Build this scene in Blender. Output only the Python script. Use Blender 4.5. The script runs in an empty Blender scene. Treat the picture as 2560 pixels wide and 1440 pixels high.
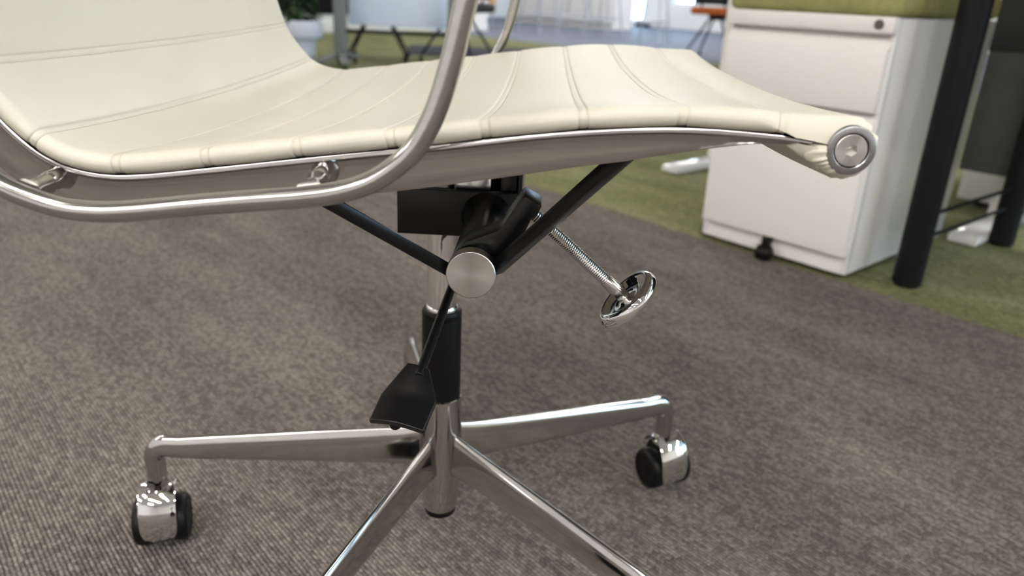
import bpy, bmesh, math, random
from mathutils import Vector, Matrix, Quaternion
random.seed(7)
S = bpy.context.scene
COL = S.collection
PI = math.pi

# ------------------------------------------------------------------ camera, world, exposure
cam_d = bpy.data.cameras.new('camera')
cam = bpy.data.objects.new('camera', cam_d); COL.objects.link(cam); S.camera = cam
RT = Vector((.9981, .0450, .0425)); UP = Vector((-.0560, .3634, .9300)); FW = Vector((-.0264, .9306, -.3652))
FW.normalize(); RT = (RT - FW * RT.dot(FW)).normalized(); UP = RT.cross(FW)
CO = Vector((.0823, -.6415, .5700))
m = Matrix((RT, UP, -FW)).transposed().to_4x4(); m.translation = CO
cam.matrix_world = m
cam_d.sensor_fit = 'HORIZONTAL'; cam_d.sensor_width = 36.0
cam_d.lens = 1885 / 2560 * 36
cam_d.clip_start = .02; cam_d.clip_end = 200
cam_d.dof.use_dof = True; cam_d.dof.focus_distance = .50; cam_d.dof.aperture_fstop = 6.4
S.view_settings.view_transform = 'Standard'; S.view_settings.look = 'None'
S.view_settings.gamma = 1; S.view_settings.use_curve_mapping = False
S.view_settings.exposure = 0.47
S.cycles.use_denoising = True
S.cycles.max_bounces = 8; S.cycles.diffuse_bounces = 4; S.cycles.glossy_bounces = 5
S.cycles.caustics_reflective = False; S.cycles.caustics_refractive = False
S.cycles.sample_clamp_indirect = 6.0
W = bpy.data.worlds.new('daylight'); S.world = W; W.use_nodes = True
bgn = W.node_tree.nodes['Background']
bgn.inputs[0].default_value = (.54, .76, 1.0, 1); bgn.inputs[1].default_value = 7.0
PANEL_EMIT = 24.0            # ceiling light diffusers

# ------------------------------------------------------------------ materials
def mat(name, col, rough=.5, metal=0.0, spec=.5, coat=0.0, noise=None, bump=None, aniso=0.0, emit=None):
    """noise = (scale, amount, stretch xyz) colour variation; bump = (scale, strength, distance, stretch)"""
    M = bpy.data.materials.new(name); M.use_nodes = True
    N = M.node_tree.nodes; L = M.node_tree.links; b = N['Principled BSDF']
    b.inputs['Base Color'].default_value = (*col, 1); b.inputs['Roughness'].default_value = rough
    b.inputs['Metallic'].default_value = metal; b.inputs['Specular IOR Level'].default_value = spec
    b.inputs['Coat Weight'].default_value = coat; b.inputs['Coat Roughness'].default_value = .08
    b.inputs['Anisotropic'].default_value = aniso
    if emit: b.inputs['Emission Color'].default_value = (*emit[0], 1); b.inputs['Emission Strength'].default_value = emit[1]
    tc = N.new('ShaderNodeTexCoord')
    def tex(scale, stretch, detail=3):
        mp = N.new('ShaderNodeMapping'); mp.inputs['Scale'].default_value = stretch
        L.new(tc.outputs['Object'], mp.inputs[0])
        t = N.new('ShaderNodeTexNoise'); t.inputs['Scale'].default_value = scale; t.inputs['Detail'].default_value = detail
        L.new(mp.outputs[0], t.inputs['Vector']); return t
    if noise:
        t = tex(noise[0], noise[2] if len(noise) > 2 else (1, 1, 1))
        r = N.new('ShaderNodeMapRange'); r.inputs[1].default_value = .3; r.inputs[2].default_value = .7
        r.inputs[3].default_value = 1 - noise[1]; r.inputs[4].default_value = 1 + noise[1]
        L.new(t.outputs[0], r.inputs[0])
        mx = N.new('ShaderNodeVectorMath'); mx.operation = 'SCALE'; mx.inputs[0].default_value = col
        L.new(r.outputs[0], mx.inputs['Scale']); L.new(mx.outputs[0], b.inputs['Base Color'])
    if bump:
        t = tex(bump[0], bump[3] if len(bump) > 3 else (1, 1, 1), 2)
        bp = N.new('ShaderNodeBump'); bp.inputs['Strength'].default_value = bump[1]; bp.inputs['Distance'].default_value = bump[2]
        L.new(t.outputs[0], bp.inputs['Height']); L.new(bp.outputs[0], b.inputs['Normal'])
    return M

OFF = math.radians(-46.5)            # the office grid is turned against the chair
DV = Vector((math.cos(OFF), math.sin(OFF), 0)); EV = Vector((-DV.y, DV.x, 0))
def off(d, e, z=0): return DV * d + EV * e + Vector((0, 0, z))

def carpet(name, stops, yarn, patch_scale, pitch=.0046, bumpd=.0026):
    """ribbed loop carpet: ribs run along the office d axis, loops of random yarn tone, mottled patches"""
    M = bpy.data.materials.new(name); M.use_nodes = True
    N = M.node_tree.nodes; L = M.node_tree.links; b = N['Principled BSDF']
    b.inputs['Roughness'].default_value = .95; b.inputs['Specular IOR Level'].default_value = .08
    tc = N.new('ShaderNodeTexCoord'); mp = N.new('ShaderNodeMapping'); mp.vector_type = 'TEXTURE'
    mp.inputs['Rotation'].default_value = (0, 0, OFF); L.new(tc.outputs['Object'], mp.inputs[0])
    sx = N.new('ShaderNodeSeparateXYZ'); L.new(mp.outputs[0], sx.inputs[0])
    def mth(op, a, bb=None):
        n = N.new('ShaderNodeMath'); n.operation = op
        for i, v in ((0, a), (1, bb)):
            if v is None: continue
            if isinstance(v, (int, float)): n.inputs[i].default_value = v
            else: L.new(v, n.inputs[i])
        return n.outputs[0]
    def noise(vec_scale, scale, detail=2, rough=.5):
        q = N.new('ShaderNodeMapping'); q.inputs['Scale'].default_value = vec_scale; L.new(mp.outputs[0], q.inputs[0])
        t = N.new('ShaderNodeTexNoise'); t.inputs['Scale'].default_value = scale; t.inputs['Detail'].default_value = detail
        t.inputs['Roughness'].default_value = rough
        L.new(q.outputs[0], t.inputs['Vector']); return t.outputs[0]
    rib = mth('DIVIDE', mth('ADD', sx.outputs[1], mth('MULTIPLY', noise((1, 1, 1), 170, 1), .0022)), pitch)
    row = mth('FLOOR', rib)
    rc = N.new('ShaderNodeTexWhiteNoise'); rc.noise_dimensions = '1D'; L.new(row, rc.inputs['W'])
    wob = mth('ADD', mth('MULTIPLY', rc.outputs[0], 9.0), mth('MULTIPLY', noise((1, 1, 1), 60, 1), 2.5))
    loop = mth('ADD', mth('DIVIDE', sx.outputs[0], pitch * 1.7), wob)
    cell = N.new('ShaderNodeCombineXYZ'); L.new(mth('FLOOR', loop), cell.inputs[0]); L.new(row, cell.inputs[1])
    wn = N.new('ShaderNodeTexWhiteNoise'); wn.noise_dimensions = '2D'; L.new(cell.outputs[0], wn.inputs['Vector'])
    fr = mth('FRACT', rib); ridge = mth('SINE', mth('MULTIPLY', fr, PI))
    fl_ = mth('SINE', mth('MULTIPLY', mth('FRACT', loop), PI))
    h = mth('ADD', mth('MULTIPLY', ridge, .75), mth('MULTIPLY', fl_, .5))
    h = mth('ADD', h, mth('MULTIPLY', wn.outputs[0], .6))
    patch = noise((.34, 1, 1), patch_scale, 4, .62)
    fine = noise((.4, 1, 1), 130, 2)
    streak = noise((.05, 1, 1), 60, 2)
    mixv = mth('ADD', mth('MULTIPLY', patch, .62), mth('MULTIPLY', fine, .2)); mixv = mth('ADD', mixv, mth('MULTIPLY', streak, .18))
    cr = N.new('ShaderNodeValToRGB'); el = cr.color_ramp.elements
    el[0].position = stops[0][0]; el[0].color = (*stops[0][1], 1); el[1].position = stops[-1][0]; el[1].color = (*stops[-1][1], 1)
    for p, c_ in stops[1:-1]: q = el.new(p); q.color = (*c_, 1)
    L.new(mixv, cr.inputs[0])
    mr = N.new('ShaderNodeMapRange'); mr.inputs[3].default_value = 1 - yarn; mr.inputs[4].default_value = 1 + yarn
    L.new(wn.outputs[0], mr.inputs[0])
    gap = mth('ADD', .60, mth('MULTIPLY', mth('MULTIPLY', mth('ADD', ridge, .25), mth('ADD', fl_, .6)), .34))
    sc = N.new('ShaderNodeVectorMath'); sc.operation = 'SCALE'; L.new(cr.outputs[0], sc.inputs[0]); L.new(mth('MULTIPLY', mr.outputs[0], gap), sc.inputs['Scale'])
    L.new(sc.outputs[0], b.inputs['Base Color'])
    bp = N.new('ShaderNodeBump'); bp.inputs['Strength'].default_value = .9; bp.inputs['Distance'].default_value = bumpd
    L.new(h, bp.inputs['Height']); L.new(bp.outputs[0], b.inputs['Normal'])
    return M

M_leather = mat('ivory_leather', (.635, .600, .505), .46, spec=.4, noise=(9, .015), bump=(900, .10, .0006))
M_seam = mat('seam_leather', (.625, .590, .496), .48, spec=.4, bump=(1200, .08, .0005))
M_alu = mat('satin_aluminium', (.48, .468, .455), .165, 1, noise=(260, .05, (.06, 1, 1)), bump=(420, .05, .0004, (.05, 1, 1)))
M_alu_base = mat('polished_aluminium', (.52, .51, .495), .085, 1, noise=(60, .03), bump=(90, .02, .0004))
M_chrome = mat('chrome', (.82, .82, .82), .035, 1)
M_steel = mat('zinc_steel', (.62, .61, .60), .20, 1, bump=(600, .06, .0003))
M_ring = mat('grey_steel_ring', (.40, .405, .41), .27, 1, bump=(500, .05, .0003))
M_cap = mat('turned_aluminium', (.64, .62, .60), .30, 1, aniso=.75, bump=(500, .03, .0002))
tn = M_cap.node_tree.nodes.new('ShaderNodeTangent'); tn.direction_type = 'RADIAL'; tn.axis = 'Y'
M_cap.node_tree.links.new(tn.outputs[0], M_cap.node_tree.nodes['Principled BSDF'].inputs['Tangent'])
M_black = mat('black_powder_coat', (.004, .004, .0045), .28, spec=.32, bump=(1500, .10, .0005))
M_plastic = mat('black_plastic', (.004, .004, .0045), .36, spec=.28, bump=(700, .04, .0003))
M_rubber = mat('black_nylon', (.004, .004, .0045), .42, spec=.18)
M_whitem = mat('white_powder_coat', (.82, .80, .775), .35, spec=.4, coat=.15)
M_lacquer = mat('white_gloss_side', (.80, .795, .79), .12, spec=.5, coat=.4)
M_olive = mat('olive_fabric', (.30, .29, .125), .9, spec=.1, noise=(60, .12), bump=(900, .3, .0008))
M_lock = mat('dark_nickel_lock', (.16, .145, .13), .35, .8)
M_dark = mat('black_steel_tube', (.005, .005, .006), .5, spec=.18)
M_grey = mat('charcoal_panel', (.075, .078, .075), .75, spec=.2, noise=(30, .06))
M_grey2 = mat('dark_slate_panel', (.030, .031, .033), .6, spec=.2)
M_wall = mat('white_paint', (.80, .79, .78), .7, spec=.2, noise=(3, .02))
M_ceil = mat('ceiling_tile_white', (.82, .81, .79), .8, spec=.1, noise=(40, .03))
M_pot = mat('glazed_white_pot', (.62, .655, .75), .35, spec=.4)
M_leaf = mat('dark_green_leaf', (.022, .055, .018), .45, spec=.4, noise=(12, .35))
M_soil = mat('potting_soil', (.03, .02, .014), .95, spec=.05, bump=(90, .8, .01))
M_post = mat('grey_table_metal', (.17, .18, .18), .4, spec=.4)
M_orange = mat('orange_fabric', (.56, .15, .045), .8, spec=.15, bump=(500, .2, .001))
M_stool = mat('grey_steel_stool', (.46, .49, .55), .3, .6)
M_wood = mat('tan_oak', (.55, .36, .20), .5, spec=.3, noise=(6, .15, (1, 1, 12)))
M_hard = mat('pale_polished_floor', (.10, .116, .165), .6, spec=.22, noise=(4, .03))
M_frame = mat('window_frame_white', (.8, .8, .8), .4)
M_mat = mat('dark_grey_mat', (.055, .06, .075), .9, spec=.1, noise=(40, .1))
M_light = mat('light_diffuser', (.9, .9, .9), .5, emit=((1.0, .955, .90), PANEL_EMIT))
M_carpet = carpet('grey_ribbed_carpet', [(.30, (.122, .111, .103)), (.46, (.171, .153, .137)), (.58, (.222, .197, .173)), (.72, (.284, .250, .213))], .32, 5.0)
M_green = carpet('green_ribbed_carpet', [(.30, (.128, .134, .072)), (.45, (.205, .212, .102)), (.57, (.275, .282, .155)), (.70, (.345, .375, .265))], .30, 4.5)
def glass_mat():
    M = bpy.data.materials.new('window_glass'); M.use_nodes = True
    N = M.node_tree.nodes; L = M.node_tree.links
    o = N['Material Output']; tr = N.new('ShaderNodeBsdfTransparent'); tr.inputs[0].default_value = (.93, .96, .97, 1)
    gl = N.new('ShaderNodeBsdfGlossy'); gl.inputs['Roughness'].default_value = .02
    mx = N.new('ShaderNodeMixShader'); mx.inputs[0].default_value = .07
    L.new(tr.outputs[0], mx.inputs[1]); L.new(gl.outputs[0], mx.inputs[2]); L.new(mx.outputs[0], o.inputs[0]); return M
M_glass = glass_mat()

# ------------------------------------------------------------------ mesh helpers
def obj(name, vf, material, parent=None, smooth=35, mats=None):
    v, f = vf[0], vf[1]
    me = bpy.data.meshes.new(name); me.from_pydata([tuple(p) for p in v], [], f)
    bm = bmesh.new(); bm.from_mesh(me); bmesh.ops.recalc_face_normals(bm, faces=bm.faces); bm.to_mesh(me); bm.free()
    me.materials.append(material)
    if smooth:
        for p in me.polygons: p.use_smooth = True
        me.set_sharp_from_angle(angle=math.radians(smooth))
    o = bpy.data.objects.new(name, me); COL.objects.link(o)
    if parent: o.parent = parent
    return o
def join(*parts):
    V, F = [], []
    for v, f in parts:
        k = len(V); V += list(v); F += [tuple(i + k for i in q) for q in f]
    return V, F
def thing(name, label, cat, loc=(0, 0, 0), rz=0, group=None):
    o = bpy.data.objects.new(name, None); COL.objects.link(o); o.empty_display_size = .05
    o.location = loc; o.rotation_euler = (0, 0, rz); o['label'] = label; o['category'] = cat
    if group: o['group'] = group
    return o
def tag(o, label, cat, group=None):
    o['label'] = label; o['category'] = cat
    if group: o['group'] = group
    return o
def struct(o): o['kind'] = 'structure'; return o
def frame(axis):
    a = Vector(axis).normalized(); r = Vector((0, 0, 1)) if abs(a.z) < .9 else Vector((1, 0, 0))
    x = r.cross(a).normalized(); return x, a.cross(x), a
def lathe(prof, seg=32, org=(0, 0, 0), axis=(0, 0, 1), closed=False):
    """prof = [(radius, height)]; radius 0 makes a pole"""
    x, y, a = frame(axis); o = Vector(org); V, F, rows = [], [], []
    for r, h in prof:
        if r < 1e-6: rows.append([len(V)]); V.append(o + a * h)
        else:
            rows.append(list(range(len(V), len(V) + seg)))
            V += [o + a * h + (x * math.cos(2 * PI * k / seg) + y * math.sin(2 * PI * k / seg)) * r for k in range(seg)]
    pairs = list(zip(rows, rows[1:])) + ([(rows[-1], rows[0])] if closed else [])
    for A, B in pairs:
        for k in range(seg):
            q = (k + 1) % seg
            if len(A) == 1 and len(B) == 1: continue
            if len(A) == 1: F.append((A[0], B[k], B[q]))
            elif len(B) == 1: F.append((A[k], A[q], B[0]))
            else: F.append((A[k], A[q], B[q], B[k]))
    return V, F
def rod(a, b, r, r2=None, seg=16, bev=.0):
    a, b = Vector(a), Vector(b); L_ = (b - a).length; r2 = r if r2 is None else r2
    e = min(bev, L_ / 3)
    pr = [(0, 0), (r - e, 0), (r, e), (r2, L_ - e), (r2 - e, L_), (0, L_)] if e else [(0, 0), (r, 0), (r2, L_), (0, L_)]
    return lathe(pr, seg, a, b - a)
def catmull(P, n=12, closed=False):
    P = [Vector(p) for p in P]; out = []
    N_ = len(P)
    for i in range(N_ if closed else N_ - 1):
        g = lambda k: P[k % N_] if closed else P[max(0, min(N_ - 1, k))]
        p0, p1, p2, p3 = g(i - 1), g(i), g(i + 1), g(i + 2)
        for k in range(n):
            t = k / n
            out.append(.5 * ((2 * p1) + (p2 - p0) * t + (2 * p0 - 5 * p1 + 4 * p2 - p3) * t * t + (3 * p1 - p0 - 3 * p2 + p3) * t ** 3))
    if not closed: out.append(P[-1])
    return out
def resample(P, step):
    L_ = [0]
    for a, b in zip(P, P[1:]): L_.append(L_[-1] + (b - a).length)
    n = max(2, int(round(L_[-1] / step))); out = []; j = 0
    for k in range(n + 1):
        s = L_[-1] * k / n
        while j < len(P) - 2 and L_[j + 1] < s: j += 1
        t = (s - L_[j]) / max(1e-9, L_[j + 1] - L_[j]); out.append(P[j].lerp(P[j + 1], min(1, max(0, t))))
    return out
def smoothp(P, it=6):
    for _ in range(it):
        P = [P[0]] + [(P[i - 1] + P[i] * 2 + P[i + 1]) / 4 for i in range(1, len(P) - 1)] + [P[-1]]
    return P
def sweep(P, sect, up=(0, 0, 1), closed=False, caps=True):
    """sect(i, t) -> list of (side, up) offsets; frames follow the path with a fixed up hint"""
    V, F = [], []; n = len(P); k = None
    for i, p in enumerate(P):
        a = P[(i - 1) % n] if closed or i else P[0]; b = P[(i + 1) % n] if closed or i < n - 1 else P[-1]
        t = (b - a).normalized(); s = t.cross(Vector(up)).normalized(); u = s.cross(t)
        sec = sect(i, i / (n - 1)); k = len(sec)
        V += [p + s * x + u * y for x, y in sec]
    for i in range(n if closed else n - 1):
        j = (i + 1) % n
        for q in range(k):
            r = (q + 1) % k; F.append((i * k + q, i * k + r, j * k + r, j * k + q))
    if caps and not closed: F += [tuple(range(k))[::-1], tuple((n - 1) * k + q for q in range(k))]
    return V, F
def tube(P, r, seg=16, closed=False, up=(0, 0, 1)):
    rr = r if callable(r) else (lambda t: r)
    return sweep(P, lambda i, t: [(rr(t) * math.cos(2 * PI * k / seg), rr(t) * math.sin(2 * PI * k / seg)) for k in range(seg)], up, closed)
def box(x0, x1, y0, y1, z0, z1, bev=0.0, seg=2):
    bm = bmesh.new(); bmesh.ops.create_cube(bm, size=1)
    for v in bm.verts: v.co = ((x0 + x1) / 2 + v.co.x * (x1 - x0), (y0 + y1) / 2 + v.co.y * (y1 - y0), (z0 + z1) / 2 + v.co.z * (z1 - z0))
    if bev: bmesh.ops.bevel(bm, geom=bm.edges[:], offset=bev, segments=seg, profile=.5, affect='EDGES')
    bm.verts.index_update(); V = [v.co.copy() for v in bm.verts]; F = [tuple(v.index for v in f.verts) for f in bm.faces]; bm.free(); return V, F
def prism(outline, a, b, bev=0.0, seg=2):
    """outline = 3-D points of one face lying at vector a; the other face is the outline moved by b"""
    bm = bmesh.new(); b = Vector(b)
    v0 = [bm.verts.new(Vector(p) + Vector(a)) for p in outline]; v1 = [bm.verts.new(v.co + b) for v in v0]; n = len(v0)
    bm.faces.new(v0[::-1]); bm.faces.new(v1)
    for i in range(n): bm.faces.new((v0[i], v0[(i + 1) % n], v1[(i + 1) % n], v1[i]))
    bm.normal_update()
    if bev:
        ed = [e for e in bm.edges if len(e.link_faces) == 2 and e.calc_face_angle(0) > .5]
        bmesh.ops.bevel(bm, geom=ed, offset=bev, segments=seg, profile=.5, affect='EDGES', clamp_overlap=True)
    bm.verts.index_update(); V = [v.co.copy() for v in bm.verts]; F = [tuple(v.index for v in f.verts) for f in bm.faces]; bm.free(); return V, F
def dup(root, loc, rz, label, group):
    r = root.copy(); COL.objects.link(r); r.location = loc; r.rotation_euler = (0, 0, rz); r['label'] = label
    if group: r['group'] = group
    for ch in list(root.children):
        c_ = ch.copy(); COL.objects.link(c_); c_.parent = r
        for g in list(ch.children):
            h = g.copy(); COL.objects.link(h); h.parent = c_
    return r

# ------------------------------------------------------------------ the room (office grid: d to the right, e away)
CEIL = 2.75
D0, D1, E0, E1 = -14.0, 7.0, -5.5, 13.0
def slab(name, d0, d1, e0, e1, z0, z1, material, parent=None):
    return obj(name, ([off(d, e, z) for z in (z0, z1) for d, e in ((d0, e0), (d1, e0), (d1, e1), (d0, e1))],
                      [(3, 2, 1, 0), (4, 5, 6, 7), (0, 1, 5, 4), (1, 2, 6, 5), (2, 3, 7, 6), (3, 0, 4, 7)]), material, parent, 0)
struct(slab('floor', D0, D1, E0, 1.222, -.05, 0, M_carpet))
struct(slab('floor', D0, D1, 1.222, 6.22, -.05, 0, M_green))
struct(slab('floor', D0, D1, 6.22, E1, -.05, 0, M_hard))
struct(slab('ceiling', D0, D1, E0, E1, CEIL, CEIL + .1, M_ceil))
struct(slab('wall_front', D0, D1, E0 - .15, E0, 0, CEIL, M_wall))
struct(slab('wall_left', -14.15, -14, E0, E1, 0, CEIL, M_wall))
struct(slab('wall_inner', -9.1, -8.95, E0, 7.35, 0, CEIL, M_wall))
struct(slab('baseboard_left', -8.95, -8.93, E0, 7.35, 0, .09, M_frame))
# window wall: piers, sills and headers around four openings
wins = [(-11.72, -10.58, .04, 2.45), (-9.86, -9.28, .46, 2.45)]
wb = struct(slab('wall_back', D0, wins[0][0], E1, E1 + .2, 0, CEIL, M_wall))
prev = None
for i, (a, b_, z0, z1) in enumerate(wins):
    nxt = wins[i + 1][0] if i + 1 < len(wins) else D1
    slab('pier', b_, nxt, E1, E1 + .2, 0, CEIL, M_wall, wb)
    slab('sill_wall', a, b_, E1, E1 + .2, 0, z0, M_wall, wb); slab('header_wall', a, b_, E1, E1 + .2, z1, CEIL, M_wall, wb)
    wn = struct(obj('window_%d' % (i + 1), join(*[([off(d, e, z) for z in (zz0, zz1) for d, e in ((d0, E1 + .06), (d1, E1 + .06), (d1, E1 + .11), (d0, E1 + .11))],
                [(3, 2, 1, 0), (4, 5, 6, 7), (0, 1, 5, 4), (1, 2, 6, 5), (2, 3, 7, 6), (3, 0, 4, 7)]) for d0, d1, zz0, zz1 in
                [(a, a + .05, z0, z1), (b_ - .05, b_, z0, z1), (a + .05, b_ - .05, z0, z0 + .05), (a + .05, b_ - .05, z1 - .05, z1)] +
                ([((a + b_) / 2 - .025, (a + b_) / 2 + .025, z0 + .05, z1 - .05)] if b_ - a > 2 else [])]), M_frame, None, 0))
    slab('pane', a + .05, b_ - .05, E1 + .08, E1 + .088, z0 + .05, z1 - .05, M_glass, wn)
# right-hand wall: low sill, tall window band with mullions
wr = struct(slab('wall_right', D1, D1 + .15, E0, E1, 0, .45, M_wall))
slab('header_wall', D1, D1 + .15, E0, E1, 2.5, CEIL, M_wall, wr)
nb = 4; EW = 2.6                    # the windows light the far half of the room
slab('solid_wall', D1, D1 + .15, E0, EW - .15, .45, 2.5, M_wall, wr)
for k in range(nb + 1):
    e = EW + (E1 - EW) * k / nb; slab('pier', D1, D1 + .15, max(E0, e - .15), min(E1, e + .15), .45, 2.5, M_wall, wr)
for k in range(nb):
    a = EW + (E1 - EW) * k / nb + .15; b_ = a + (E1 - EW) / nb - .30
    def rect(e0, e1, z0, z1): return ([off(d, e, z) for z in (z0, z1) for d, e in ((D1 + .04, e0), (D1 + .09, e0), (D1 + .09, e1), (D1 + .04, e1))],
                                      [(3, 2, 1, 0), (4, 5, 6, 7), (0, 1, 5, 4), (1, 2, 6, 5), (2, 3, 7, 6), (3, 0, 4, 7)])
    wn = struct(obj('window_%d' % (k + 3), join(rect(a, a + .05, .45, 2.5), rect(b_ - .05, b_, .45, 2.5), rect(a + .05, b_ - .05, .45, .5), rect(a + .05, b_ - .05, 2.45, 2.5), rect((a + b_) / 2 - .025, (a + b_) / 2 + .025, .5, 2.45)), M_frame, None, 0))
    slab('pane', D1 + .06, D1 + .068, a + .05, b_ - .05, .5, 2.45, M_glass, wn)
def portal(sx, sz, loc, rz):
    pl = bpy.data.lights.new('portal', 'AREA'); pl.shape = 'RECTANGLE'; pl.size = sx; pl.size_y = sz; pl.cycles.is_portal = True
    po = bpy.data.objects.new('portal', pl); COL.objects.link(po); po.location = loc; po.rotation_euler = (-PI / 2, 0, rz)
for a, b_, z0, z1 in wins: portal(b_ - a, z1 - z0, off((a + b_) / 2, E1 + .22, (z0 + z1) / 2), OFF)
portal(E1 - EW, 2.1, off(D1 + .17, (EW + E1) / 2, 1.47), OFF - PI / 2)

# recessed ceiling panels
first = None
for e in (-4.6, -3.0, -1.4, 1.0, 3.0, 7.0, 8.6, 11.0):
    for d in (-11.5, -8.2, -6.4, -2.9, .6, 2.5, 4.1, 5.7):
        if d < -9 and e < 7 or d == -8.2 and e < 5 or e == 7.0 and d > -5 or e == 1.0 and d < 4 or d == 2.5 and e not in (-1.4, -3.0, 3.0) or d == 5.7 and not 0 < e < 4: continue
        if first is None:
            first = thing('ceiling_light', 'recessed white rectangular ceiling light above the office floor', 'light', off(d, e, CEIL), OFF, 'ceiling light panels')
            obj('diffuser', box(-.60, .60, -.15, .15, -.020, -.012), M_light, first, 0)
            obj('frame', join(box(-.63, .63, .15, .18, -.025, -.001), box(-.63, .63, -.18, -.15, -.025, -.001), box(-.63, -.60, -.15, .15, -.025, -.001), box(.60, .63, -.15, .15, -.025, -.001)), M_frame, first, 0)
        else: dup(first, off(d, e, CEIL), OFF, first['label'], 'ceiling light panels')

# ------------------------------------------------------------------ the office chair (origin on the floor under its column, +x forward, +y away)
chair = thing('office_chair', 'ivory leather and polished aluminium swivel office chair in the foreground', 'chair')
HW = .2475                                                     # half width at the side rails
raw = [(.2397, .5028), (.219, .5058), (.2078, .5068), (.1782, .5080), (.1536, .5080), (.1281, .5064), (.1026, .5038), (.0768, .5005), (.0383, .4942), (.0119, .4901),
       (-.0148, .4863), (-.0418, .4822), (-.0691, .4779), (-.1001, .4731), (-.128, .4690), (-.1448, .4672), (-.1559, .4673), (-.172, .4699), (-.186, .4758),
       (-.1968, .4843), (-.2058, .4939), (-.2140, .5045), (-.2212, .5180), (-.2272, .5340), (-.2325, .5520), (-.2430, .5980), (-.2590, .6700), (-.2800, .7700), (-.3050, .8800), (-.3170, .9300)]
path = smoothp(resample(catmull([(x, 0, z) for x, z in raw], 10), .003), 5)
acc = [0.0]
for a, b_ in zip(path, path[1:]): acc.append(acc[-1] + (b_ - a).length)
STOT = acc[-1]
def at_s(s):
    """point and upward normal of the side-rail line at arc length s (0 = front roll axis)"""
    s = max(0, min(STOT, s)); n = len(path); i = min(n - 2, int(s / STOT * (n - 1)))
    while i < n - 2 and acc[i + 1] < s: i += 1
    while i > 0 and acc[i] > s: i -= 1
    t = (s - acc[i]) / (acc[i + 1] - acc[i]); p = path[i].lerp(path[i + 1], t)
    a, b_ = path[max(0, i - 1)], path[min(n - 1, i + 2)]; g = (b_ - a).normalized()
    return p, Vector((g.z, 0, -g.x))
SEAM0 = next(acc[i] for i in range(len(path)) if path[i].x < .2055) - .0008
SEAMS = [SEAM0 + .0503 * k for k in range(14)]
T0, T1 = .0017, .0124                                           # pad underside / top above the rail line
MID = (T0 + T1) / 2; HALF = (T1 - T0) / 2
def sag(s, y):
    base = .0085 if s < .03 else .0105
    return -base * (1 - min(1, abs(y) / .25) ** 2.3)
ysec = [(-1, -.2440 - .0062 * math.sin(q), math.cos(q), math.sin(q)) for q in [PI / 2 * k / 9 for k in range(9, 0, -1)]]
ysec += [(0, -.2440 + .488 * k / 26, 1.0, 0.0) for k in range(27)]
ysec += [(1, .2440 + .0062 * math.sin(q), math.cos(q), math.sin(q)) for q in [PI / 2 * k / 9 for k in range(1, 10)]]
def groove(s):
    j = round((s - SEAM0) / .0503); d = abs(s - (SEAM0 + j * .0503)) if 0 <= j < 14 else 1
    g = 0.0
    if d < .0023: g = .0007
    elif d < .0034: g = .0007 * (1 - (d - .0023) / .0011) ** 2
    f = min(1, d / .0249) if d < 1 else 1
    return g - .0006 * (1 - (1 - f) ** 2)
def skin(s, sec, up_, g=0.0):
    """point of the pad at arc length s; up_ = +1 top, -1 underside; g = how far it is pressed in"""
    p, n = at_s(s); side, y, c_, sn = sec
    low = max(0, min(1, (.046 - s) / .018)) if side else 0       # near the front roll the edge tucks down to the rail
    mid = MID + (T0 - .0010 - MID) * low; top = T1 if up_ > 0 else T0
    q = p + n * (mid + (top - up_ * g - mid) * c_ + sag(s, y)); q.y = y - side * g * sn; return q
st = [.028, .031]
offs = (-.0050, -.0036, -.0030, -.0026, -.0022, -.001, .001, .0022, .0026, .0030, .0036, .0050)
for k, s0 in enumerate(SEAMS):
    for o_ in offs: st.append(s0 + o_)
    for t in (.010, .0165, .0249, .0333, .0398): st.append(s0 + t)
st = sorted(x for x in st if .027 < x < STOT - .012)
RC = Vector((.2397, 0, .5028)); RR = .0163
rollp = []                                                      # (point, skeleton) of the rolled front edge, from under the seat round to the top
for k in range(0, 6): rollp.append((Vector((.2070 + .0040 * k, 0, .5046 - .0027 * k)), Vector((.2080 + .0030 * k, 0, .5046 - .0003 * k))))
for k in range(0, 73):
    a = math.radians(-118 + 208 * k / 72); w_ = max(0, (k - 57) / 15); rollp.append((RC + Vector((math.cos(a), 0, math.sin(a))) * RR, RC.lerp(Vector((.2240, 0, .5056)), w_)))
V, F, cols = [], [], []
def ring_of(pt, sk, fold=0, wide=.2524):
    row = []
    for sd, y, c_, sn in ysec:
        if sk == RC and c_ < .72: c_ = .72
        q = sk + (pt - sk) * c_ + Vector((0, 0, sag(0, y)))
        if fold and sd:                                         # gathered folds round the end caps
            q += (pt - sk).normalized() * fold * (min(1, (1 - c_) * 4 + .4) if c_ > .75 else 0)
        elif fold and abs(y) > .225: q += (pt - sk).normalized() * fold * ((abs(y) - .225) / .019) * .8
        q.y = y if not sd else sd * (.2440 + (wide - .2440) * abs(sn)); q.y = max(-wide, min(wide, q.y)); row.append(q)
    return row
rows = []
for k, (pt, sk) in enumerate(rollp):
    a = math.atan2((pt - RC).z, (pt - RC).x)
    f_ = 0
    if 6 <= k < 76: f_ = .00045 * math.sin(a * 17 + 1.2 * math.sin(a * 3)) * (1.0 if -2.3 < a < .9 else .2)
    if -.1 < a < .75: f_ += .0013 * math.sin(a * 9 - 1)
    rows.append(ring_of(pt, sk, f_, (.2395, .2430, .2462, .2488, .2508, .2522)[k] if k < 6 else .2524))
for s in st: rows.append([skin(s, sec, 1, groove(s)) for sec in ysec])
p, n = at_s(STOT - .006)
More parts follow.
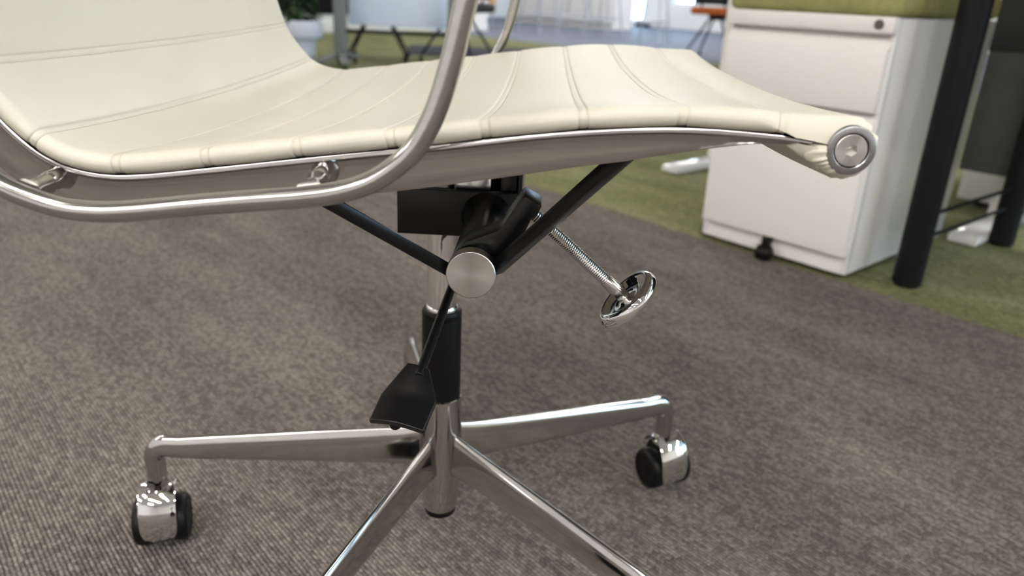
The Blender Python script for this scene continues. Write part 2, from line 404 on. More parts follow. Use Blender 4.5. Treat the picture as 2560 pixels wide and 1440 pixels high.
for k in range(1, 8):
    a = math.pi * k / 8; g = Vector((-n.z, 0, n.x))
    rows.append([Vector(((p + n * (MID + HALF * math.cos(a) * c_ + sag(1, y)) - g * -.0058 * math.sin(a) * c_).x, y, (p + n * (MID + HALF * math.cos(a) * c_ + sag(1, y)) - g * -.0058 * math.sin(a) * c_).z)) for sd, y, c_, sn in ysec])
for s in [x for x in st[::-1] if x > .034]: rows.append([skin(s, sec, -1, groove(s)) for sec in ysec])
ny = len(ysec)
for r in rows: V += r
for i in range(len(rows)):
    j = (i + 1) % len(rows)
    for k in range(ny - 1): F.append((i * ny + k, i * ny + k + 1, j * ny + k + 1, j * ny + k))
upholstery = obj('upholstery', (V, F), M_leather, chair, 50)
# welded seam bands lying in the grooves, over the top and round both edges
for s0 in SEAMS:
    V, F = [], []
    under = [(q, -1) for q in ysec if q[0] == -1 and q[3] > .3][::-1]; over = [(q, 1) for q in ysec]; un2 = [(q, -1) for q in ysec if q[0] == 1 and q[3] > .3][::-1]
    secs = under + over + un2
    for sec, ud in secs:
        for ds, h in ((-.0019, .0011), (-.0019, .0004), (-.0014, .00015), (.0014, .00015), (.0019, .0004), (.0019, .0011)): V.append(skin(s0 + ds, sec, ud, h))
    for i in range(len(secs) - 1):
        for k in range(5): F.append((i * 6 + k, i * 6 + k + 1, i * 6 + k + 7, i * 6 + k + 6))
    obj('seam', (V, F), M_seam, upholstery, 40)

# side rails: top flange with a deep web below
def rail(sy):
    deep = [(.235, .003), (.2159, .0032), (.1931, .0058), (.1563, .0128), (.1253, .0172), (.0766, .0205), (.0508, .0212), (.0048, .0225), (-.05, .0235), (-.15, .024), (-.2058, .0235), (-.25, .022), (-.40, .02)]
    def depth(x):
        for (a, da), (b_, db) in zip(deep, deep[1:]):
            if x >= b_: t = (x - a) / (b_ - a); t = max(0, min(1, t)); return da + (db - da) * t
        return .02
    V, F = [], []; ss = [.016 + (STOT - .022) * k / 170 for k in range(171)]
    for s in ss:
        p, n = at_s(s); D = depth(p.x); f = min(1, D / .012)
        sec = [(.0050, .0003), (.0046, .0008), (-.0046, .0008), (-.0050, .0003), (-.0050, -.0016), (-.0046, -.0020), (-.0030 - .0016 * (1 - f), -.0024), (-.0018 - .0026 * (1 - f), -.0024 - .0014 * f),
               (-.0011, -.0026 - .0048 * f), (-.0009, -.0028 - (D - .0028) * .6), (-.0012, -max(D - .0006, .0030)), (-.0008, -max(D, .0034)), (.0014, -max(D, .0034)), (.0019, -max(D - .0006, .0030)),
               (.0018, -.0026 - .0048 * f), (.0026, -.0024 - .0012 * f), (.0044, -.0022), (.0050, -.0016)]
        for a, h in sec:
            q = p + n * h; q.y = -sy * 0; V.append(Vector((q.x, sy * (.2425 - a * 1) if False else sy * (.2425 + -a), q.z)))
    k = 18
    for i in range(len(ss) - 1):
        for q in range(k): F.append((i * k + q, i * k + (q + 1) % k, (i + 1) * k + (q + 1) % k, (i + 1) * k + q))
    F += [tuple(range(k)), tuple((len(ss) - 1) * k + q for q in range(k))]
    return obj('side_rail', (V, F), M_alu, chair, 40)
ARMY = .283
armpts = [(.0459, .5658), (.0398, .5398), (.0335, .5190), (.0279, .5068), (.0228, .4985), (.0152, .4905), (.0014, .4808), (-.0147, .4748), (-.0350, .4710), (-.0569, .4683), (-.0855, .4646), (-.1166, .4600), (-.1374, .4580),
          (-.1576, .4592), (-.1771, .4650), (-.1900, .4715), (-.2050, .4830), (-.2220, .5020), (-.2360, .5300), (-.2480, .5700), (-.2540, .6100), (-.2480, .6420), (-.2250, .6620), (-.1800, .6720), (-.1200, .6760),
          (-.0500, .6780), (.0150, .6750), (.0500, .6600), (.0600, .6350), (.0560, .6050)]
for sy in (-1, 1):
    rl = rail(sy)
    P = resample(catmull([(x, sy * ARMY, z) for x, z in armpts], 10, True), .004)[:-1]
    P = [(P[i - 1] + P[i] * 2 + P[(i + 1) % len(P)]) / 4 for i in range(len(P))]
    ar = obj('armrest', tube(P, .0055, 20, True, (0, 1, 0)), M_alu, chair, 60)
    for (bx, bz, ax, az) in ((-.1790, .4655, -.1760, .4650), (-.0325, .4757, -.0305, .4730), (-.2480, .600, -.2530, .600)):
        d = Vector((ax - bx, sy * (.2775 - .2435), az - bz)); L_ = d.length
        obj('arm_bracket', lathe([(.0082, -.001), (.0070, .0012), (.0060, .004), (.0056, .008), (.0056, L_ * .47), (.0052, L_ * .49), (.0052, L_ * .52), (.0058, L_ * .54), (.0056, L_ * .8), (.0066, L_ * .93), (.0072, L_ + .002), (0, L_ + .002)], 24, (bx, sy * .2435, bz), d), M_alu, rl, 40)
    # round end cap of the front roll with its socket screw
    ax = (0, sy, 0); o_ = (RC.x, sy * .2452, RC.z - .0002)
    cp = obj('end_cap', lathe([(.0122, 0), (.0125, .0078), (.0121, .0086), (.0117, .0088), (.0091, .0088), (.00875, .0085), (.0086, .0076), (.0086, .004), (0, .004)], 48, o_, ax), M_ring, chair, 30)
    x, y, a = frame(ax); V, F = [], []
    def hexr(t): t = (t + .25) % (PI / 3) - PI / 6; return .00270 / math.cos(t)
    for rad, h in ((.0080, .0040), (.0083, .0044), (.0083, .0078), (.0081, .0083), (.0078, .0085), (None, .0085), (None, .0050)):
        for k in range(48):
            t = 2 * PI * k / 48; r = rad or hexr(t); V.append(Vector(o_) + a * h + (x * math.cos(t) + y * math.sin(t)) * r)
    for i in range(6):
        for k in range(48): F.append((i * 48 + k, i * 48 + (k + 1) % 48, (i + 1) * 48 + (k + 1) % 48, (i + 1) * 48 + k))
    F.append(tuple(6 * 48 + k for k in range(48)))
    obj('socket_screw', (V, F), M_cap, cp, 25)

# leather gathered over the rail ends beside the caps
for sy in (-1, 1):
    V, F = [], []; na, nr_ = 66, 14
    for i in range(na):
        th = math.radians(168 + 92 * i / (na - 1)); ro = .0160 + .0058 * math.exp(-((math.degrees(th) - 192) / 18) ** 2)
        en = min(1, i / 6, (na - 1 - i) / 8)
        for k in range(nr_):
            t = k / (nr_ - 1); r = .0105 + (ro * (.9 + .1 * en) - .0105) * t
            fold = math.sin(th * 24 + 2.2 * math.sin(th * 5)) * .75 + math.sin(th * 41) * .25
            y = .2530 + .0007 * fold * math.sin(PI * min(1, t * .85 + .1)) * en - .0062 * t ** 2.6 - .004 * (1 - en)
            V.append(RC + Vector((math.cos(th) * r, sy * y, math.sin(th) * r)))
    for i in range(na - 1):
        for k in range(nr_ - 1): a = i * nr_ + k; F.append((a, a + 1, a + nr_ + 1, a + nr_))
    g = obj('gathered_leather', (V, F), M_leather, upholstery, 80)
    sl = g.modifiers.new('thick', 'SOLIDIFY'); sl.thickness = .0008; sl.offset = 0

# cross stretchers under the seat (held by the black struts)
for x_, z_ in ((.133, .4945), (-.058, .4720)):
    obj('stretcher', rod((x_, -.2405, z_), (x_, .2405, z_), .0050), M_alu, chair, 40)

# tilt mechanism: open-topped black housing with a silver block inside
hs = join(box(-.0335, .0695, -.0385, -.0355, .377, .4165, .0010), box(-.0335, .0695, .0355, .0385, .377, .4165, .0010),
          box(-.0335, -.0305, -.0355, .0355, .377, .4165, .0008), box(.0665, .0700, -.0355, .0385, .377, .4330, .0008), box(-.0305, .0665, -.0355, .0355, .377, .380))
hous = obj('tilt_housing', hs, M_black, chair, 30)
obj('spring_block', join(box(.012, .044, -.022, .010, .380, .431, .004), box(-.020, .006, -.010, .024, .380, .414, .003)), M_steel, hous, 30)
obj('mounting_plate', box(.052, .0655, -.030, .034, .3805, .432, .001), M_black, hous, 30)
AX, AZ = .0413, .3945
for sy in (-1, 1):
    pv = obj('pivot_tube', lathe([(.0215, 0), (.0205, .003), (.0180, .007), (.0166, .014), (.0158, .024), (.0158, .1285), (0, .1285)], 48, (AX, sy * .0380, AZ), (0, sy, 0)), M_black, chair, 40)
    obj('pivot_cap', lathe([(.0160, 0), (.0166, .0006), (.0166, .0092), (.0162, .0097), (.0158, .0099), (.008, .0099), (0, .0099)], 64, (AX, sy * .1655, AZ), (0, sy, 0)), M_cap, pv, 25)
    # struts from the pivot up to the rails
    def bar(a, b_, w, h, up):
        a, b_ = Vector(a), Vector(b_); t = (b_ - a).normalized(); s_ = t.cross(Vector(up)).normalized(); u = s_.cross(t)
        V = [q + s_ * i * w / 2 + u * j * h / 2 for q in (a, b_) for i, j in ((-1, -1), (1, -1), (1, 1), (-1, 1))]
        bm = bmesh.new(); vs = [bm.verts.new(v) for v in V]
        for f in ((3, 2, 1, 0), (4, 5, 6, 7), (0, 1, 5, 4), (1, 2, 6, 5), (2, 3, 7, 6), (3, 0, 4, 7)): bm.faces.new([vs[i] for i in f])
        bmesh.ops.bevel(bm, geom=bm.edges[:], offset=.0012, segments=2, profile=.5, affect='EDGES')
        bm.verts.index_update(); r = [v.co.copy() for v in bm.verts], [tuple(v.index for v in f.verts) for f in bm.faces]; bm.free(); return r
    obj('strut', bar((.0300, sy * .158, .3880), (-.0560, sy * .230, .4655), .0140, .0085, (0, 0, 1)), M_black, chair, 30)
    obj('strut', bar((.0560, sy * .160, .3935), (.1300, sy * .232, .4920), .0110, .0085, (0, 0, 1)), M_black, chair, 30)

# tension bracket, screw and knob on the near side
out = [(.0418, .3790), (.0330, .3805), (.0262, .3880), (.0250, .3960), (.0285, .4045), (.0352, .4115), (.0560, .4205), (.0600, .4235), (.0640, .4310), (.0715, .4428), (.0738, .4462), (.0860, .4395),
       (.0832, .4330), (.0790, .4290), (.0765, .4230), (.0755, .4165), (.0725, .4143), (.0680, .4135), (.0615, .4035), (.0580, .3965), (.0570, .3880), (.0520, .3815)]
tb = obj('tension_bracket', prism([(x, -.1585, z) for x, z in out], (0, 0, 0), (0, .027, 0), .0014), M_black, chair, 30)
SA, SB = Vector((.0760, -.1425, .4335)), Vector((.1462, -.1425, .3735)); sd = (SB - SA).normalized()
pitch, r0, n_, L_ = .0016, .0044, 20, (SB - SA).length
V, F = [], []; rws = int((L_ - .016) / (pitch / 5))
for i in range(rws):
    h = i * pitch / 5; x, y, a = frame(sd)
    for k in range(n_):
        fr = (h / pitch - k / n_) % 1; rr = r0 - .00055 * abs(2 * fr - 1)
        V.append(SA + a * h + (x * math.cos(2 * PI * k / n_) + y * math.sin(2 * PI * k / n_)) * rr)
for i in range(rws - 1):
    for k in range(n_): F.append((i * n_ + k, i * n_ + (k + 1) % n_, (i + 1) * n_ + (k + 1) % n_, (i + 1) * n_ + k))
F += [tuple(range(n_)), tuple((rws - 1) * n_ + k for k in range(n_))]
sc = obj('tension_screw', (V, F), M_steel, chair, 40)
obj('screw_shank', lathe([(0, -.0165), (.0043, -.0165), (.0047, -.0150), (.0052, -.009), (.0052, -.0072), (.0046, -.0068), (.0046, .004), (0, .004)], 24, SB, sd), M_steel, sc, 35)
obj('knob', lathe([(0, .0030), (.0060, .0030), (.0075, .0038), (.0120, .0042), (.0165, .0030), (.0192, .0010), (.0212, .0000), (.0232, .0005), (.0247, .0020), (.0256, .0042), (.0257, .0066), (.0250, .0088), (.0232, .0104), (.0200, .0114), (.0140, .0121), (.006, .0124), (0, .0125)], 64, SB, sd), M_chrome, sc, 60)

# height lever: rod and curved paddle
lv = obj('height_lever', rod((.0245, -.030, .3650), (.0060, -.171, .3145), .0036, bev=.0006), M_plastic, chair, 40)
top_l, top_r = Vector((-.0035, -.163, .3205)), Vector((.0125, -.165, .3175)); mid_l, mid_r = Vector((-.0195, -.180, .3040)), Vector((.0208, -.185, .3030)); bot_l, bot_r = Vector((-.0235, -.203, .2965)), Vector((.0150, -.2085, .2935))
V, F = [], []
nr, nc = 14, 13
def edge(t, A, B, C_):
    return A.lerp(B, t / .45) if t < .45 else B.lerp(C_, (t - .45) / .55)
nrm = (mid_r - mid_l).cross(bot_l - top_l).normalized()
if nrm.z > 0: nrm = -nrm
for i in range(nr):
    t = i / (nr - 1); A = edge(t, top_l, mid_l, bot_l); B = edge(t, top_r, mid_r, bot_r)
    for th in (0, 1):
        for k in range(nc):
            u = k / (nc - 1); q = A.lerp(B, u) - nrm * (.0042 * math.sin(PI * u) * (.3 + .7 * t)) + nrm * ((.0018 + .0022 * max(0, t - .8) * 5) if th else -.0008 - .0008 * max(0, t - .8) * 5) - nrm * (-.0022 * t * t)
            V.append(q)
for i in range(nr - 1):
    for th in (0, 1):
        for k in range(nc - 1):
            a = i * 2 * nc + th * nc + k; F.append((a, a + 1, a + 1 + 2 * nc, a + 2 * nc))
    for k in (0, nc - 1): a = i * 2 * nc + k; F.append((a, a + nc, a + 3 * nc, a + 2 * nc))
for i in (0, nr - 1):
    for k in range(nc - 1): a = i * 2 * nc + k; F.append((a, a + 1, a + 1 + nc, a + nc))
pd = obj('lever_paddle', (V, F), M_plastic, lv, 50)
bv = pd.modifiers.new('b', 'BEVEL'); bv.width = .0014; bv.segments = 3; bv.limit_method = 'ANGLE'
obj('lever_knuckle', lathe([(0, 0), (.0030, .0004), (.0042, .0022), (.0044, .006), (.0044, .018), (0, .018)], 20, (-.0055, -.2045, .2925), Vector((.004, .05, .012))), M_plastic, lv, 40)

# gas column, sleeve
obj('gas_column', lathe([(0, .286), (.0139, .286), (.0139, .384), (0, .384)], 40), M_chrome, chair, 40)
obj('column_collar', lathe([(.0140, .290), (.0152, .2905), (.0152, .2965), (.0144, .2985), (.0139, .2990)], 40), M_steel, chair, 40)
obj('column_sleeve', lathe([(0, .185), (.0172, .185), (.0184, .200), (.0186, .285), (.0182, .2865), (.0182, .2880), (.0186, .2890), (.0184, .2925), (.0172, .2945), (.0142, .2950)], 48), M_rubber, chair, 40)

# five-star base
hub = obj('base_hub', lathe([(.0174, .198), (.0178, .2025), (.0186, .2040), (.0194, .2032), (.0197, .198), (.0203, .175), (.0210, .150), (.0206, .120), (.0184, .092), (.0173, .0770), (.0163, .0745), (.012, .0745), (0, .0745)], 56), M_alu_base, chair, 40)
obj('hub_plug', lathe([(0, .0660), (.0125, .0660), (.0155, .0680), (.0162, .0720), (.0162, .0750), (0, .0750)], 40), M_rubber, hub, 40)
LR = .3036
legP = []                                                       # centre line of one leg in its own plane (r, z) with (half width, half height)
def leg_mesh(ang):
    u = Vector((math.cos(ang), math.sin(ang), 0)); w = Vector((-u.y, u.x, 0)); V, F = [], []
    ctrl = []
    for k in range(22):                                         # straight part: top ridge and bottom edge drop outwards
        t = k / 21; r = .008 + (.272 - .008) * t
        top = .1668 - (.1668 - .1292) * t; bot = .1250 - (.1250 - .1050) * t ** 1.0
        if k < 4: top += .0045 * (1 - k / 3) ** 2 * .6; bot -= .008 * (1 - k / 3) ** 2
        ctrl.append((Vector((r, (top + bot) / 2)), Vector((-.14, 1)).normalized() if False else Vector((0, 1)), (top - bot) / 2, .0084 + .0019 * t, 1 - .15 * t))
    z_end = (.1292 + .1050) / 2; R = .0190; c_ = Vector((LR - R, z_end - R)); e0 = ctrl[-1]
    for k in range(1, 13):                                      # bend down into the stem
        a = PI / 2 * k / 12; q = c_ + Vector((math.sin(a), math.cos(a))) * R; t = k / 12
        ctrl.append((q, Vector((math.sin(a), math.cos(a))), .0121 * (1 - t) + .0102 * t, .0106 * (1 - t) + .0102 * t, .85 * (1 - t)))
    ctrl.append((Vector((LR, .085)), Vector((1, 0)), .0100, .0100, 0)); ctrl.append((Vector((LR, .0655)), Vector((1, 0)), .0098, .0098, 0))
    n = 28
    for q, up_, hh, hw, blade in ctrl:
        for k in range(n):
            a = 2 * PI * k / n; cx, sy_ = math.cos(a), math.sin(a)
            wid = hw * (1 - blade * .76 * max(0, min(1, (sy_ + .95) / 1.85)))
            # blade section: narrow rounded ridge on top, wide base
            ex = 1 - .45 * blade; px = math.copysign(abs(cx) ** ex, cx) * wid; py = math.copysign(abs(sy_) ** ex, sy_) * hh
            p2 = q + up_ * py; V.append(u * p2.x + w * px + Vector((0, 0, p2.y)))
    for i in range(len(ctrl) - 1):
        for k in range(n): F.append((i * n + k, i * n + (k + 1) % n, (i + 1) * n + (k + 1) % n, (i + 1) * n + k))
    F += [tuple(range(n)), tuple((len(ctrl) - 1) * n + k for k in range(n))]
    return V, F
def caster(ang, face, trail=.006, side=0.0):
    """twin-wheel hooded caster: face = direction the hood looks to"""
    u = Vector((math.cos(ang) * LR, math.sin(ang) * LR, 0)); f = Vector((math.cos(face), math.sin(face), 0)); a = Vector((-f.y, f.x, 0)); z = Vector((0, 0, 1))
    ctr = u + f * trail + a * side + z * .0255
    body = obj('caster', rod(u + z * .030, u + z * .0700, .0055), M_chrome, chair, 40)
    for s_ in (-1, 1):
        obj('wheel', lathe([(.0150, -.0085), (.0232, -.0085), (.0250, -.0062), (.0255, -.0010), (.0252, .0030), (.0236, .0058), (.0200, .0074), (.0185, .0066), (.0060, .0074), (0, .0076)], 44, ctr + a * s_ * .0197, a * s_), M_rubber, body, 40)
    V, F = [], []; ths = [math.radians(-17 + 157 * k / 22) for k in range(23)]; ws = (-.0182, -.0172, -.010, 0, .010, .0172, .0182)
    for lay in (0, 1):
        for th in ths:
            for w_ in ws:
                rr = (.0280 if lay == 0 else .0262) - .0020 * abs(w_ / .0182) ** 3 * (1 - lay)
                kk = (th - ths[0]) / .55; ww = w_ * (1 if kk > 1 else .78 + .22 * math.sin(PI / 2 * kk))
                V.append(ctr + (f * math.cos(th) + z * math.sin(th) * (1.72 if th > 0 else 1)) * rr + a * ww)
    n = len(ws); m_ = len(ths)
    for lay in (0, 1):
        for i in range(m_ - 1):
            for k in range(n - 1):
                if 1 < k < n - 3 + .5 and ths[i] > 1.0: continue     # opening for the stem
                b0 = lay * n * m_ + i * n + k; F.append((b0, b0 + 1, b0 + n + 1, b0 + n))
    for i in range(m_ - 1):
        for k in (0, n - 1): b0 = i * n + k; F.append((b0, b0 + n, b0 + n + n * m_, b0 + n * m_))
    for i in (0, m_ - 1):
        for k in range(n - 1): b0 = i * n + k; F.append((b0, b0 + 1, b0 + 1 + n * m_, b0 + n * m_))
    obj('hood', (V, F), M_chrome, body, 50)
    obj('axle_block', prism([ctr + f * p + z * q - a * .0115 for p, q in ((-.022, -.012), (.010, -.012), (.012, .012), (.004, .024), (-.018, .030), (-.024, .020))], (0, 0, 0), a * .023, .002), M_plastic, body, 40)
    obj('stem_collar', lathe([(.0085, 0), (.0118, .001), (.0118, .0035), (.0100, .0048), (.0098, .0075), (0, .0075)], 28, u + z * .0592), M_chrome, body, 40)
    return body
for ang, face, trail, side in ((177.4, -72, .005, 0), (249.4, -60, .008, 0), (321.4, -150, .008, 0), (33.4, -64, .001, .005), (105.4, 8, .014, 0)):
    obj('base_leg', leg_mesh(math.radians(ang)), M_alu_base, chair, 50)
    caster(math.radians(ang), math.radians(face), trail, side)

# ------------------------------------------------------------------ white mobile pedestal and its cushion (local x = d, y = e)
def ped(loc_d, loc_e, label):
    return thing('mobile_pedestal', label, 'cabinet', off(loc_d, loc_e), OFF)
pd1 = ped(-.354, 1.217, 'white metal mobile pedestal with lock under the olive cushion')
bx = .191
obj('body', join(box(-bx, bx, .012, .53, .016, .5545, .002), box(-bx, -bx + .012, .003, .02, .016, .5545, .002), box(bx - .012, bx, .003, .02, .016, .5545, .002)), M_lacquer, pd1, 30)
obj('top_rail', box(-bx + .001, bx - .001, -.014, .014, .524, .556, .0025), M_whitem, pd1, 30)
def front(z0, z1, pull):
    d = obj('drawer', box(-.185, .186, -.014, .008, z0, z1, .002), M_whitem, pd1, 30)
    obj('finger_pull', prism([(-.185, -.0125, z1 - .002), (-.185, .010, z1 + .024), (-.185, .013, z1 + .024), (-.185, .010, z1 - .004)], (0, 0, 0), (.371, 0, 0)), M_whitem, d, 30)
    return d
front(.370, .4935, 1); front(.059, .342, 1)
obj('lock', join(lathe([(.0095, 0), (.0095, .003), (.008, .0045), (0, .0045)], 28, (.160, -.0135, .541), (0, -1, 0)), box(.1592, .1608, -.0195, -.0175, .536, .546)), M_lock, pd1, 30)
obj('plinth', box(-bx + .002, bx - .002, .006, .016, .014, .060, .002), M_whitem, pd1, 30)
for x_, y_ in ((0, .002), (-.196, .060), (.16, .10), (-.16, .47), (.16, .47)):
    k = obj('pedestal_caster', lathe([(0, -.020), (.010, -.0195), (.0165, -.016), (.0195, -.008), (.0195, .008), (.0165, .016), (.010, .0195), (0, .020)], 28, (x_, y_ - .018, .0195), (1, .25, 0)), M_rubber, pd1, 40)
    obj('caster_fork', box(x_ - .009, x_ + .009, y_ - .022, y_ - .003, .030, .058, .002), M_plastic, k, 30)
cu = tag(obj('seat_cushion', ([Vector(v) for v in box(-.196, .196, -.012, .535, 0, .052, .016, 4)[0]], box(-.196, .196, -.012, .535, 0, .052, .016, 4)[1]), M_olive, None, 60), 'olive green upholstered cushion lying on the white pedestal', 'cushion')
cu.location = off(-.354, 1.217, .5562); cu.rotation_euler = (0, 0, OFF)

# black steel desk: two near legs, two bars, top above the frame
dk = thing('black_desk', 'tall black steel table on round tube legs right of the white pedestal', 'table', off(-.063, 1.327), OFF)
for x_, y_ in ((-.008, 0), (.010, .540), (1.40, 0), (1.40, .540)):
    lg = obj('leg', rod((x_, y_, .006), (x_, y_, 1.03), .0305, .0300, 36, .002), M_dark, dk, 40)
    obj('foot_pad', rod((x_, y_, 0), (x_, y_, .008), .026, seg=28), M_rubber, lg, 40)
for z in (.156, .104): obj('cross_bar', rod((-.006, .028, z), (.008, .512, z), .0045), M_dark, dk, 40)
for x_ in (0.0, 1.40): obj('rail', box(x_ - .02, x_ + .02, -.02, .56, 1.005, 1.03), M_dark, dk, 30)
obj('desk_top', box(-.035, 1.45, -.035, .61, 1.03, 1.055, .003), M_grey2, dk, 30)
mp_ = obj('modesty_panel', box(-.148, 1.30, .574, .592, .170, .482, .002), M_grey, dk, 30)
obj('upper_panel', box(-.150, 1.30, .572, .594, .480, 1.03, .002), M_grey2, dk, 30)

# white desk with flat feet behind the pedestal
wd = thing('white_desk', 'white desk on flat bar feet behind the pedestal', 'desk', off(-.60, 2.0), OFF)
for x_ in (-.475, .484):
    obj('foot', box(x_ - .036, x_ + .036, -.235, .205, .004, .026, .004), M_lacquer, wd, 30)
    obj('column', box(x_ - .034, x_ + .034, .03, .085, .026, .690, .003), M_whitem, wd, 30)
obj('cross_rail', box(-.45, .46, .04, .075, .655, .690, .002), M_whitem, wd, 30)
obj('desk_top', box(-.65, .55, .01, .62, .690, .712, .003), M_whitem, wd, 30)
p2 = thing('mobile_pedestal', 'pale pedestal in shade behind the black desk legs', 'cabinet', off(-.10, 2.245), OFF)
obj('body', box(-.205, .19, .010, .50, .018, .58, .003), M_whitem, p2, 30)
obj('drawer', box(-.203, .188, -.008, .012, .30, .575, .003), M_whitem, p2, 30); obj('drawer', box(-.203, .188, -.008, .012, .024, .296, .003), M_whitem, p2, 30)
for x_, y_ in ((-.16, .06), (.15, .06), (-.16, .44), (.15, .44)): obj('pedestal_caster', rod((x_ - .01, y_, .015), (x_ + .01, y_, .015), .015, seg=20), M_rubber, p2, 40)

# ------------------------------------------------------------------ background furniture
# planter
pt = thing('potted_plant', 'dark green leafy plant in a pale round pot left of the folding table', 'plant', (-1.75, 5.2, 0))
obj('pot', lathe([(0, 0), (.098, 0), (.102, .004), (.118, .165), (.128, .168), (.134, .180), (.138, .186), (.166, .192), (.171, .200), (.172, .285), (.168, .306), (.160, .311), (.150, .306), (.148, .285), (0, .285)], 48), M_pot, pt, 40)
obj('soil', lathe([(0, .292), (.10, .291), (.1475, .286)], 32), M_soil, pt, 60)
lv_, lf_ = [], []
for i in range(7):
    t = i / 6; w_ = .030 * math.sin(PI * min(1, t * .93 + .05)) ** .8; z_ = .06 * t - .09 * t * t
    for k in (-1, 0, 1): lv_.append((k * w_, t * .13, z_ - abs(k) * -.006))
for i in range(6):
    for k in range(2): a = i * 3 + k; lf_.append((a, a + 1, a + 4, a + 3))
lm = obj('leaf', (lv_, lf_), M_leaf, pt, 60); so = lm.modifiers.new('s', 'SOLIDIFY'); so.thickness = .0012
def put_leaf(o, P, yaw, pitch_, sc_):
    o.matrix_local = Matrix.Translation(P) @ Matrix.Rotation(yaw, 4, 'Z') @ Matrix.Rotation(pitch_, 4, 'X') @ Matrix.Scale(sc_, 4)
for k in range(110):
    o = lm if k == 0 else lm.copy()
    if k: COL.objects.link(o); o.parent = pt
    a = random.uniform(0, 2 * PI); h = random.uniform(.33, .72); r = random.uniform(.02, .09) * (1 - .5 * max(0, h - .55) / .2)
    if k % 5 == 0: h = random.uniform(.31, .37)
    put_leaf(o, (r * math.cos(a), r * math.sin(a), h), a - PI / 2, random.uniform(-.9, .5), random.uniform(.7, 1.25))
for k in range(14):
    a = 2 * PI * k / 14 + random.uniform(-.2, .2); r = random.uniform(.02, .08)
    obj('stem', tube(catmull([(r * .4 * math.cos(a), r * .4 * math.sin(a), .285), (r * math.cos(a), r * math.sin(a), .42), (r * 1.8 * math.cos(a), r * 1.8 * math.sin(a), random.uniform(.5, .66))], 5), .0035, 6, up=(math.cos(a + 1.5), math.sin(a + 1.5), 0)), M_leaf, pt, 60)
# black media unit on a white plinth against the inner wall
mu = thing('media_cabinet', 'black glossy media cabinet on a white plinth behind the potted plant', 'cabinet', off(-8.90, 4.35), OFF)
obj('plinth', box(0, .42, -.75, .75, 0, .215, .004), M_whitem, mu, 30); obj('carcass', box(.01, .44, -.75, .75, .217, 1.35, .006), M_plastic, mu, 30)
for y_ in (-.745, -.248, .249): obj('door', box(.44, .458, y_, y_ + .494, .225, 1.34, .003), M_plastic, mu, 30)
# folded flip-top table
M_top = mat('pale_blue_grey_laminate', (.63, .73, .90), .35, spec=.4)
ft = thing('folding_table', 'folded flip-top table with its pale top standing upright on grey posts', 'table', (-1.03, 5.25, 0))
tt = obj('tabletop', ([Vector(v) for v in box(-.396, .396, -.013, .013, .268, .96, .008, 3)[0]], box(-.396, .396, -.013, .013, .268, .96, .008, 3)[1]), M_top, ft, 40)
tt.location = (-.005, .16, .018); tt.rotation_euler = (math.radians(-5), 0, math.radians(2))
for x_ in (-.425, .425):
    po = obj('post', box(x_ - .045, x_ + .045, -.04, .04, .055, .70, .012, 3), M_post, ft, 40)
    for (fx, fy) in ((-.07, -.36), (.13, -.40), (-.07, .20), (.07, .20)):
        ft_ = obj('foot', bar((x_, 0, .085), (x_ + fx, fy, .050), .055, .030, (0, 0, 1)), M_post, po, 30)
    for (fx, fy) in ((-.065, -.33), (.12, -.37), (-.06, .17), (.06, .17)):
        obj('table_caster', lathe([(0, -.012), (.02, -.012), (.022, 0), (.02, .012), (0, .012)], 20, (x_ + fx, fy, .022), (1, .3, 0)), M_rubber, po, 40)
obj('cross_beam', box(-.40, .40, -.02, .02, .235, .262, .004), M_dark, ft, 30)
# black chairs on four splayed legs with casters
def shell_chair(label, loc, rz, seat_m, group=None, seat_z=.40):
    c_ = thing('meeting_chair', label, 'chair', loc, rz, group)
    for k in range(4):
        a = PI / 4 + PI / 2 * k; e = Vector((.32 * math.cos(a), .32 * math.sin(a), .055))
        lg = obj('leg', rod((.07 * math.cos(a), .07 * math.sin(a), seat_z - .01), e, .013, .010, 12), M_dark, c_, 40)
        obj('caster', lathe([(0, -.016), (.022, -.014), (.025, 0), (.022, .014), (0, .016)], 20, (e.x, e.y, .025), (1, .4, 0)), M_rubber, lg, 40)
    obj('hub', rod((0, 0, seat_z - .05), (0, 0, seat_z), .085, .10, 24, .01), M_dark, c_, 40)
    obj('seat', box(-.235, .235, -.225, .225, seat_z, seat_z + .075, .034, 4), seat_m, c_, 60)
    V, F = [], []
    for th in (0, 1):
        for i in range(9):
            for k in range(11):
                u = k / 10 * 2 - 1; t = i / 8; V.append((u * .23 * (1 - .15 * t * t), .20 + .07 * t - .09 * (u * u) + th * .02, seat_z + .10 + .40 * t))
    for th in (0, 1):
        for i in range(8):
            for k in range(10): a = th * 99 + i * 11 + k; F.append((a, a + 1, a + 12, a + 11))
    for i in range(8):
        for k in (0, 10): a = i * 11 + k; F.append((a, a + 11, a + 110, a + 99))
    for i in (0, 8):
        for k in range(10): a = i * 11 + k; F.append((a, a + 1, a + 100, a + 99))
    obj('backrest', (V, F), M_grey2, c_, 60)
    for s_ in (-1, 1): obj('back_post', rod((s_ * .12, .17, seat_z + .02), (s_ * .12, .215, seat_z + .16), .010, seg=10), M_dark, c_, 40)
    return c_
shell_chair('black caster chair behind the folded table nearest its left post', (-1.30, 5.87, 0), math.radians(8), M_grey2)
shell_chair('black caster chair behind the folded table nearest its right end', (-.64, 5.90, 0), math.radians(-20), M_grey2)
shell_chair('orange seated meeting chair with dark back and black legs', (1.87, 7.85, 0), math.radians(150), M_orange, None, .435)
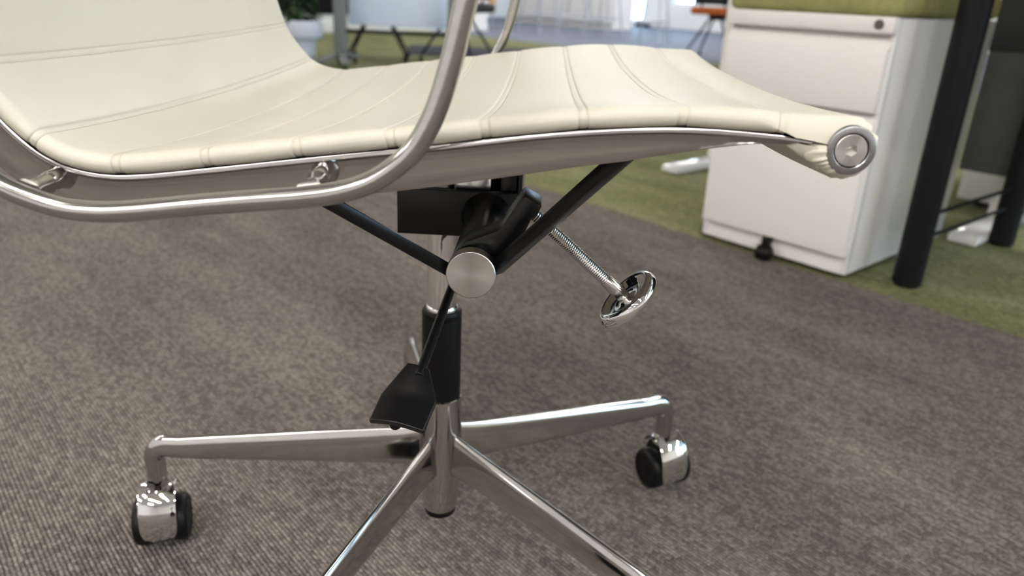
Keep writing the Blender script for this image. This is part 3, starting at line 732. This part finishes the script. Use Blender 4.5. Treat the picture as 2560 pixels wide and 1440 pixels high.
# dark mat on the green carpet
dm = tag(obj('floor_mat', box(-.62, .62, -.85, .85, .0005, .008, .003), M_mat, None, 30), 'dark grey flat mat on the green carpet beyond the seat', 'mat'); dm.location = (-.42, 7.15, 0); dm.rotation_euler = (0, 0, math.radians(-82))
# white bar counter with stools
br = thing('bar_counter', 'long white bar counter behind the tall steel stools', 'counter', off(-10.6, 10.5), OFF)
obj('front_panel', box(-1.5, 1.35, 0, .03, .10, 1.02, .003), M_wall, br, 30); obj('kick_board', box(-1.48, 1.33, .05, .08, 0, .10), M_whitem, br, 30)
obj('carcass', box(-1.48, 1.33, .08, .60, 0.001, 1.02), M_wall, br, 30); obj('worktop', box(-1.55, 1.40, -.25, .65, 1.02, 1.06, .004), M_whitem, br, 30)
wc = thing('wood_cabinet', 'tan wooden box cabinet on short legs left of the bar counter', 'cabinet', off(-10.1, 8.0), OFF)
obj('body', box(-.30, .30, -.22, .22, .23, .80, .005), M_wood, wc, 30); obj('door', box(-.29, .29, -.238, -.222, .24, .79, .003), M_wood, wc, 30)
for x_ in (-.26, .26):
    for y_ in (-.18, .18): obj('leg', rod((x_, y_, 0), (x_, y_, .23), .012, seg=12), M_stool, wc, 40)
def stool(label, d, e, rz):
    s_ = thing('bar_stool', label, 'stool', off(d, e), OFF + rz, 'steel bar stools')
    for i in (-1, 1):
        for j in (-1, 1): obj('leg', rod((i * .13, j * .13, .73), (i * .22, j * .22, 0), .011, seg=12), M_stool, s_, 40)
    R = .185
    for (x0, y0, x1, y1) in ((-R, -R, R, -R), (R, -R, R, R), (R, R, -R, R), (-R, R, -R, -R)): obj('foot_rail', rod((x0, y0, .27), (x1, y1, .27), .009, seg=10), M_stool, s_, 40)
    obj('seat', lathe([(0, .725), (.17, .725), (.185, .735), (.185, .755), (.17, .765), (0, .765)], 32), M_whitem, s_, 40)
    return s_
for lab, d, e, rz in (('steel bar stool at the left end of the bar row', -8.55, 8.05, .1), ('steel bar stool second from the left along the bar', -7.95, 8.25, .5),
                      ('steel bar stool third from the left along the bar', -7.35, 8.2, .15), ('steel bar stool at the right end of the bar row, before the bright window', -6.55, 8.3, .35)):
    stool(lab, d, e, rz)
# low heater box by the window wall
hb = thing('heater_box', 'low dark grilled heater box standing by the white window pier', 'heater', off(-10.25, 12.72), OFF)
obj('case', box(-.22, .22, -.12, .12, .03, .16, .006), M_whitem, hb, 30); obj('grille', box(-.20, .20, -.13, -.12, 0.0, .075, .002), M_grey2, hb, 30)
